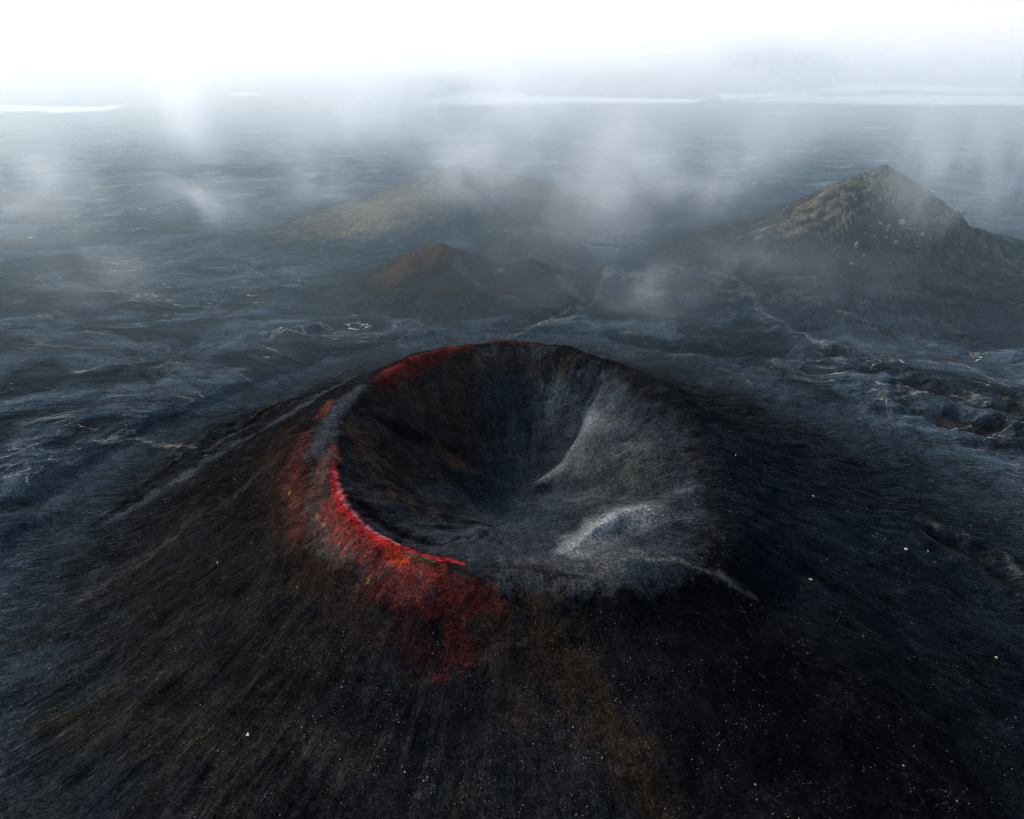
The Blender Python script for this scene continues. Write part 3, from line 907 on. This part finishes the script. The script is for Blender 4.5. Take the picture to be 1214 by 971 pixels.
G = 'crags on the rocky peak'
put('crag', 1015, 294, (3.2, 4, 7.5), PALE, 'tall slim pale crag low on the near face of the rocky peak', 'crag', 1, 0.3, group=G)
put('crag', 1024, 304, (3.2, 3, 3), PALE, 'pale boulder at the foot of the tall slim crag', 'crag', 2, 1.0, group=G)
put('crag', 1010, 314, (2.6, 3, 3), PALE, 'lowest pale boulder below the tall slim crag', 'crag', 3, 1.0, group=G)
put('crag', 1068, 266, (4.6, 5, 6), PALE, 'stout brown outcrop high on the middle of the peak face', 'crag', 4, 0.2, group=G)
put('crag', 1073, 272, (6, 4, 2.6), DARK, 'dark ledge directly under the stout brown outcrop', 'crag', 5, 0.2, group=G)
put('crag', 1054, 270, (3, 3, 3.2), PALE, 'small block just left of the stout brown outcrop', 'crag', 6, 0.2, group=G)
put('crag', 1063, 288, (4, 3, 2.6), PALE, 'pale mossy block below the stout brown outcrop', 'crag', 7, 0.9, group=G)
put('crag', 1093, 280, (5, 4, 4), PALE, 'wide broken block right of the stout brown outcrop', 'crag', 8, 0.5, group=G)
put('crag', 1099, 293, (3.5, 3, 3), DARK, 'dark block below the wide broken block', 'crag', 9, 0.7, group=G)
put('crag', 1131, 289, (3, 3, 2.8), PALE, 'single pale block low on the right of the peak face', 'crag', 10, 0.5, group=G)
put('crag', 1037, 282, (2.6, 2.6, 2.8), PALE, 'small pale block between the slim crag and the stout outcrop', 'crag', 11, 0.5, group=G)
put('crag', 1108, 226, (4.5, 4.5, 6), DARK, 'uppermost dark crag on the right crest of the peak', 'crag', 12, 0.1, group=G)
put('crag', 1127, 240, (4.5, 4, 7), DARK, 'pointed dark crag halfway down the right crest of the peak', 'crag', 13, 0.4, group=G)
put('crag', 1143, 253, (5.5, 4.5, 8), DARK, 'big dark crag near the lower end of the right crest', 'crag', 14, 0.8, group=G)
put('crag', 1153, 266, (4.5, 5, 10), DARK, 'steep dark end crag where the right crest breaks off', 'crag', 15, 0.8, group=G)
put('crag', 992, 209, (3, 3, 2.2), DARK, 'small dark knob on the straw-coloured left ridge of the peak', 'crag', 16, 0.8, group=G)

GM = 'pale moss cushions'
put('moss_cushion', 1073, 652, (1.5, 1.0, 0.4), MOSS, 'largest pale green moss cushion, far out on the dark right slope', 'moss', 31, .2, .4, .6, GM, 2)
put('moss_cushion', 1100, 653, (0.6, 0.5, 0.3), MOSS, 'small moss cushion just beside the largest one on the dark slope', 'moss', 32, .2, .4, .6, GM, 2)
put('moss_cushion', 872, 540, (0.9, 0.8, 0.4), MOSS, 'pale yellow moss cushion high on the right flank near the rim', 'moss', 33, .2, .4, .6, GM, 2)
put('moss_cushion', 964, 588, (0.9, 0.6, 0.35), MOSS, 'pale moss cushion midway down the streaked right flank', 'moss', 34, .2, .4, .6, GM, 2)
put('moss_cushion', 961, 687, (0.9, 0.7, 0.35), MOSS, 'pale moss cushion beside the black hollow under the ash ridge', 'moss', 35, .2, .4, .6, GM, 2)
put('moss_cushion', 258, 667, (0.4, 0.7, 0.3), MOSS, 'bright green moss tuft on the left flank of the crater', 'moss', 36, .2, .4, .6, GM, 2)
put('moss_cushion', 294, 871, (0.7, 0.9, 0.3), MOSS, 'pale green moss cushion low on the near slope', 'moss', 37, .2, .4, .6, GM, 2)
put('moss_cushion', 1181, 780, (0.8, 0.6, 0.3), MOSS, 'pale moss cushion at the far right edge of the dark slope', 'moss', 38, .2, .4, .6, GM, 2)


# loose stones: uncountable, one object
def scatter(name, xs, ys, sz, mat, label, cat):
    n = len(xs)
    zs = height(xs, ys)
    octa = np.array([[1, 0, 0], [-1, 0, 0], [0, 1, 0], [0, -1, 0], [0, 0, 1], [0, 0, -1]], np.float32)
    fc = np.array([[0, 2, 4], [2, 1, 4], [1, 3, 4], [3, 0, 4], [2, 0, 5], [1, 2, 5], [3, 1, 5], [0, 3, 5]])
    jit = RNG.uniform(0.6, 1.3, (n, 6, 3)).astype(np.float32)
    rot = RNG.uniform(0, 6.28, n)
    co = octa[None] * jit * sz[:, None, None]
    c, sn = np.cos(rot)[:, None], np.sin(rot)[:, None]
    x = co[..., 0] * c - co[..., 1] * sn; y = co[..., 0] * sn + co[..., 1] * c
    co = np.stack([x + xs[:, None], y + ys[:, None], co[..., 2] * 0.8 + zs[:, None] + sz[:, None] * 0.25], -1).reshape(-1, 3)
    F = (fc[None] + (np.arange(n) * 6)[:, None, None]).reshape(-1, 3)
    me = bpy.data.meshes.new(name)
    me.vertices.add(len(co)); me.loops.add(F.size); me.polygons.add(len(F))
    me.vertices.foreach_set('co', co.astype(np.float32).reshape(-1))
    me.loops.foreach_set('vertex_index', F.reshape(-1).astype(np.int32))
    me.polygons.foreach_set('loop_start', np.arange(0, F.size, 3, dtype=np.int32))
    me.update(calc_edges=True)
    me.materials.append(mat)
    o = bpy.data.objects.new(name, me); COL.objects.link(o)
    return tag(o, label, cat, 'stuff')


xs = RNG.uniform(-170, 210, 90000); ys = RNG.uniform(85, 345, 90000)
sx, sy = xs - CX, ys - CY
r_ = np.hypot(sx, sy); a_ = np.degrees(np.arctan2(sy, sx))
da = lambda c_: (a_ - c_ + 180) % 360 - 180
p = 0.10 + 0.75 * np.exp(-(da(-85) / 40) ** 2) * sstep(70, 110, r_) + 0.14 * np.exp(-(da(-25) / 40) ** 2) + 0.12 * np.exp(-(da(200) / 40) ** 2)
clump = fbm(xs / 13, ys / 13, 800, 4, 0.65) * 1.5 + 0.55
p = p * np.clip(clump, 0.1, 1.6) * np.where(r_ < 80, 0.35, 1) * sstep(230, 150, r_)
keep = RNG.uniform(0, 1, len(xs)) < p * 0.7
xs, ys = xs[keep], ys[keep]
sz = np.clip(RNG.lognormal(-2.2, 0.45, len(xs)), 0.05, 0.42)
scatter('pebbles', xs, ys, sz.astype(np.float32), STONE, 'countless pale stones and lichen specks strewn over the black slopes', 'pebbles')

# rubble on the rocky hill's face
hp = np.array([hit(u, v)[:2] for u, v in [(1060, 280), (1095, 285), (1130, 275), (1150, 280), (1080, 250), (1120, 260)]])
k_ = RNG.integers(0, len(hp), 900)
xs = hp[k_, 0] + RNG.normal(0, 11, 900); ys = hp[k_, 1] + RNG.normal(0, 11, 900)
scatter('rubble', xs, ys, np.clip(RNG.lognormal(-0.75, 0.55, 900), 0.2, 2.0).astype(np.float32), PALE, 'pale rubble crumbling over the face of the rocky peak', 'rubble')

# ------------------------------------------------------------------ air: haze, fog bank and drifting wisps
def vol_material(name, density, color=(0.93, 0.96, 1.0), aniso=0.25):
    m, nt = new_mat(name)
    out = N(nt, 'ShaderNodeOutputMaterial')
    pv = N(nt, 'ShaderNodeVolumePrincipled')
    pv.inputs['Color'].default_value = (*color, 1)
    pv.inputs['Anisotropy'].default_value = aniso
    pv.inputs['Density'].default_value = density
    link(nt, pv.outputs[0], out.inputs['Volume'])
    return m, nt, pv


def box(name, lo, hi, mat):
    bm = bmesh.new()
    bmesh.ops.create_cube(bm, size=1)
    for v in bm.verts:
        v.co = Vector([(lo[i] + hi[i]) / 2 + v.co[i] * (hi[i] - lo[i]) for i in range(3)])
    me = bpy.data.meshes.new(name); bm.to_mesh(me); bm.free()
    me.materials.append(mat)
    o = bpy.data.objects.new(name, me); COL.objects.link(o)
    return o


zlow = float(Z.min()) - 1.5
hm, _, _ = vol_material('haze_air', 0.000005, (0.80, 0.90, 1.0), 0.2)
haze = box('haze', (AX[0] - 60, AY[0] - 60, zlow), (AX[-1] + 60, AY[-1] + 60, max(330.0, float(Z.max()) + 20)), hm)
tag(haze, 'thin even blue haze over the whole lava plain', 'haze', 'stuff')

fm, _, _ = vol_material('fog_bank_air', 0.0010, (0.985, 0.985, 0.975), 0.3)
fog = box('fog', (AX[0] + 100, 1050, zlow + 0.4), (AX[-1] - 100, AY[-1] - 100, 300), fm)
tag(fog, 'thick white fog bank swallowing the far plain and horizon', 'fog', 'stuff')


mm, _, _ = vol_material('mist_air', 0.00032, (0.66, 0.88, 1.0), 0.3)
mist = box('mist', (AX[0] + 80, 340, zlow + 0.2), (AX[-1] - 80, AY[-1] - 80, 150), mm)
tag(mist, 'light blue mist lying low over the plain and hills beyond the crater', 'mist', 'stuff')


def wisp_material(i, density, stretch, aniso=0.3, thr=0.42, color=(0.915, 0.955, 0.99)):
    m, nt, pv = vol_material('fog_wisp_air', 0.0, color, aniso)
    tc = N(nt, 'ShaderNodeTexCoord').outputs['Object']
    ln = N(nt, 'ShaderNodeVectorMath', operation='LENGTH'); link(nt, tc, ln.inputs[0])
    fall = ramp(nt, ln.outputs['Value'], (0.10, 1.0, 1.0, 0.0))
    fall = math_node(nt, 'MULTIPLY', fall, fall)
    mp = N(nt, 'ShaderNodeMapping'); link(nt, tc, mp.inputs['Vector'])
    mp.inputs['Location'].default_value = (i * 3.7, i * 1.3, i * 2.1)
    mp.inputs['Scale'].default_value = (stretch[0], stretch[1], max(stretch[2], 0.85))
    mp.inputs['Rotation'].default_value = (0.5, 0.3 * i, 0.2)
    nz = noise_node(nt, mp.outputs[0], 1.45, 5, 0.58)
    nz.node.inputs['Distortion'].default_value = 0.9
    nz = ramp(nt, nz, (thr + 0.06, 0.72, 0.0, 1.0))
    dn = math_node(nt, 'MULTIPLY', fall, nz)
    dn = math_node(nt, 'MULTIPLY', dn, density)
    link(nt, dn, pv.inputs['Density'])
    m.cycles.volume_step_rate = 0.8
    return m


WISPS = [  # (label, u, v, distance, half sizes in metres, density, noise stretch, threshold)
    ('bright tall column of mist standing on the far plain left of the golden hill', 215, 125, 850, (75, 100, 125), 0.010, (1.2, 1.2, 0.6), 0.28),
    ('soft mist drifting over the crest of the golden ridge', 575, 200, 690, (140, 90, 75), 0.012, (1.4, 1.4, 0.6), 0.33),
    ('tall veil of mist between the golden hill and the rocky peak', 735, 215, 600, (100, 80, 100), 0.012, (1.2, 1.2, 0.7), 0.20),
    ('thin blue mist just behind the far rim of the crater', 775, 345, 440, (75, 40, 42), 0.0075, (1.4, 1.4, 0.7), 0.30),
    ('mist pouring over the right shoulder of the rocky peak', 1105, 195, 545, (70, 50, 85), 0.020, (1.3, 1.3, 0.7), 0.30),
    ('wide pale mist over the left edge of the plain', 30, 225, 660, (120, 90, 100), 0.0060, (1.2, 1.2, 0.6), 0.28),
    ('faint low mist lying on the left plain before the hills', 110, 330, 520, (90, 70, 60), 0.0028, (1.3, 1.3, 0.4), 0.28),
    ('white mist standing above the golden hill at the river', 520, 125, 950, (210, 120, 115), 0.011, (1.5, 1.4, 0.4), 0.28),
    ('mist at the right edge behind the rocky peak', 1200, 190, 680, (80, 80, 140), 0.009, (1.2, 1.2, 0.6), 0.28),
    ('thin mist over the two round domes', 655, 275, 560, (95, 45, 62), 0.0050, (1.3, 1.3, 0.5), 0.28),
    ('long white cloud along the top left of the plain', 320, 25, 1000, (380, 150, 85), 0.0085, (2.2, 1.4, 0.5), 0.34),
    ('long white cloud along the top right over the river', 930, 56, 1100, (430, 150, 95), 0.014, (2.2, 1.4, 0.5), 0.30),
    ('faint mist at the foot of the rocky peak', 890, 300, 500, (90, 50, 50), 0.005, (1.3, 1.3, 0.5), 0.28),
    ('pale mist over the far plain between the bright column and the golden hill', 380, 180, 850, (140, 90, 110), 0.006, (1.3, 1.3, 0.4), 0.28),
    ('ragged mist trailing across the plain between the dome hills and the rocky peak', 850, 215, 640, (110, 60, 65), 0.010, (1.3, 1.3, 0.6), 0.30),
    ('ragged mist trailing across the left plain below the bright column', 270, 225, 700, (150, 80, 70), 0.009, (1.2, 1.3, 0.6), 0.30),
    ('mist bank in front of the golden hill foot', 430, 240, 600, (110, 60, 55), 0.004, (1.3, 1.3, 0.6), 0.30),
    ('ragged white mist crossing the river line above the crater', 640, 105, 1050, (120, 90, 110), 0.017, (1.3, 1.3, 0.6), 0.30),
    ('ragged white mist crossing the river line above the rocky peak', 960, 112, 1000, (130, 90, 100), 0.011, (1.3, 1.3, 0.6), 0.30),
    ('ragged white mist over the far plain above the red-topped hill', 440, 120, 1000, (110, 90, 110), 0.012, (1.3, 1.3, 0.6), 0.30),
    ('wide blue mist lying before the foot of the rocky peak', 1000, 330, 470, (120, 50, 40), 0.0026, (1.4, 1.2, 0.9), 0.28),
    ('wide blue mist lying over the plain between crater rim and domes', 650, 330, 480, (110, 45, 38), 0.0022, (1.4, 1.2, 0.9), 0.28),
    ('dim mist over the far plain left of the rocky peak', 900, 170, 800, (120, 90, 90), 0.0045, (1.3, 1.3, 0.4), 0.28),
]
for i, (lab, u, v, dist, hs, den, st_, thr) in enumerate(WISPS):
    c = on_y(u, v, dist)
    bm = bmesh.new(); bmesh.ops.create_icosphere(bm, subdivisions=3, radius=1.0)
    me = bpy.data.meshes.new('fog'); bm.to_mesh(me); bm.free()
    me.materials.append(wisp_material(i + 1, den * 1.3, st_, 0.28, thr))
    o = bpy.data.objects.new('fog', me); COL.objects.link(o)
    o.location = c; o.scale = hs
    tag(o, lab, 'fog', 'stuff', 'drifting wisps of fog')

# ------------------------------------------------------------------ light
SUN_EL, SUN_AZ = R(30), R(-48)        # azimuth from +Y (away from the camera) towards +X
world = bpy.data.worlds.new('World'); scene.world = world
world.use_nodes = True
nt = world.node_tree; nt.nodes.clear()
wo = N(nt, 'ShaderNodeOutputWorld'); bg = N(nt, 'ShaderNodeBackground')
sky = N(nt, 'ShaderNodeTexSky')
sky.sky_type = 'NISHITA'; sky.sun_disc = False
sky.sun_elevation = SUN_EL; sky.sun_rotation = SUN_AZ
sky.altitude = 300; sky.air_density = 1.0; sky.dust_density = 4.0; sky.ozone_density = 0.8
link(nt, sky.outputs[0], bg.inputs['Color']); bg.inputs['Strength'].default_value = 0.15
link(nt, bg.outputs[0], wo.inputs['Surface'])
sl = bpy.data.lights.new('sun', 'SUN'); sl.energy = 1.5; sl.angle = R(14); sl.color = (1.0, 0.97, 0.93)
so = bpy.data.objects.new('sun', sl); COL.objects.link(so)
sd = Vector((math.sin(SUN_AZ) * math.cos(SUN_EL), math.cos(SUN_AZ) * math.cos(SUN_EL), math.sin(SUN_EL)))
so.rotation_euler = sd.to_track_quat('Z', 'Y').to_euler()
so.location = (0, 0, 400)

# ------------------------------------------------------------------ camera, render
cd = bpy.data.cameras.new('camera'); cd.sensor_width = 36; cd.lens = FPX / 1214 * 36
cd.clip_start = 1; cd.clip_end = 40000
co = bpy.data.objects.new('camera', cd); COL.objects.link(co)
co.location = CAM; co.rotation_euler = (math.pi / 2 - PITCH, 0, 0)
scene.camera = co
scene.render.engine = 'CYCLES'
cy = scene.cycles
cy.max_bounces = 8; cy.diffuse_bounces = 2; cy.glossy_bounces = 2; cy.volume_bounces = 4; cy.transmission_bounces = 2
cy.use_denoising = True; cy.filter_width = 1.0
try:
    cy.denoiser = 'OPENIMAGEDENOISE'; cy.denoising_input_passes = 'RGB_ALBEDO_NORMAL'; cy.denoising_prefilter = 'FAST'
except Exception:
    pass
cy.volume_step_rate = 1.0; cy.volume_max_steps = 256
cy.sample_clamp_indirect = 4
vs = scene.view_settings
vs.view_transform = 'Standard'; vs.look = 'None'; vs.exposure = 1.0; vs.gamma = 1.0; vs.use_curve_mapping = False
print('VERTS', NX * NY, NX, NY, 'crater', CX, CY, R_T.min(), R_T.max(), 'Z', Z.min(), Z.max())
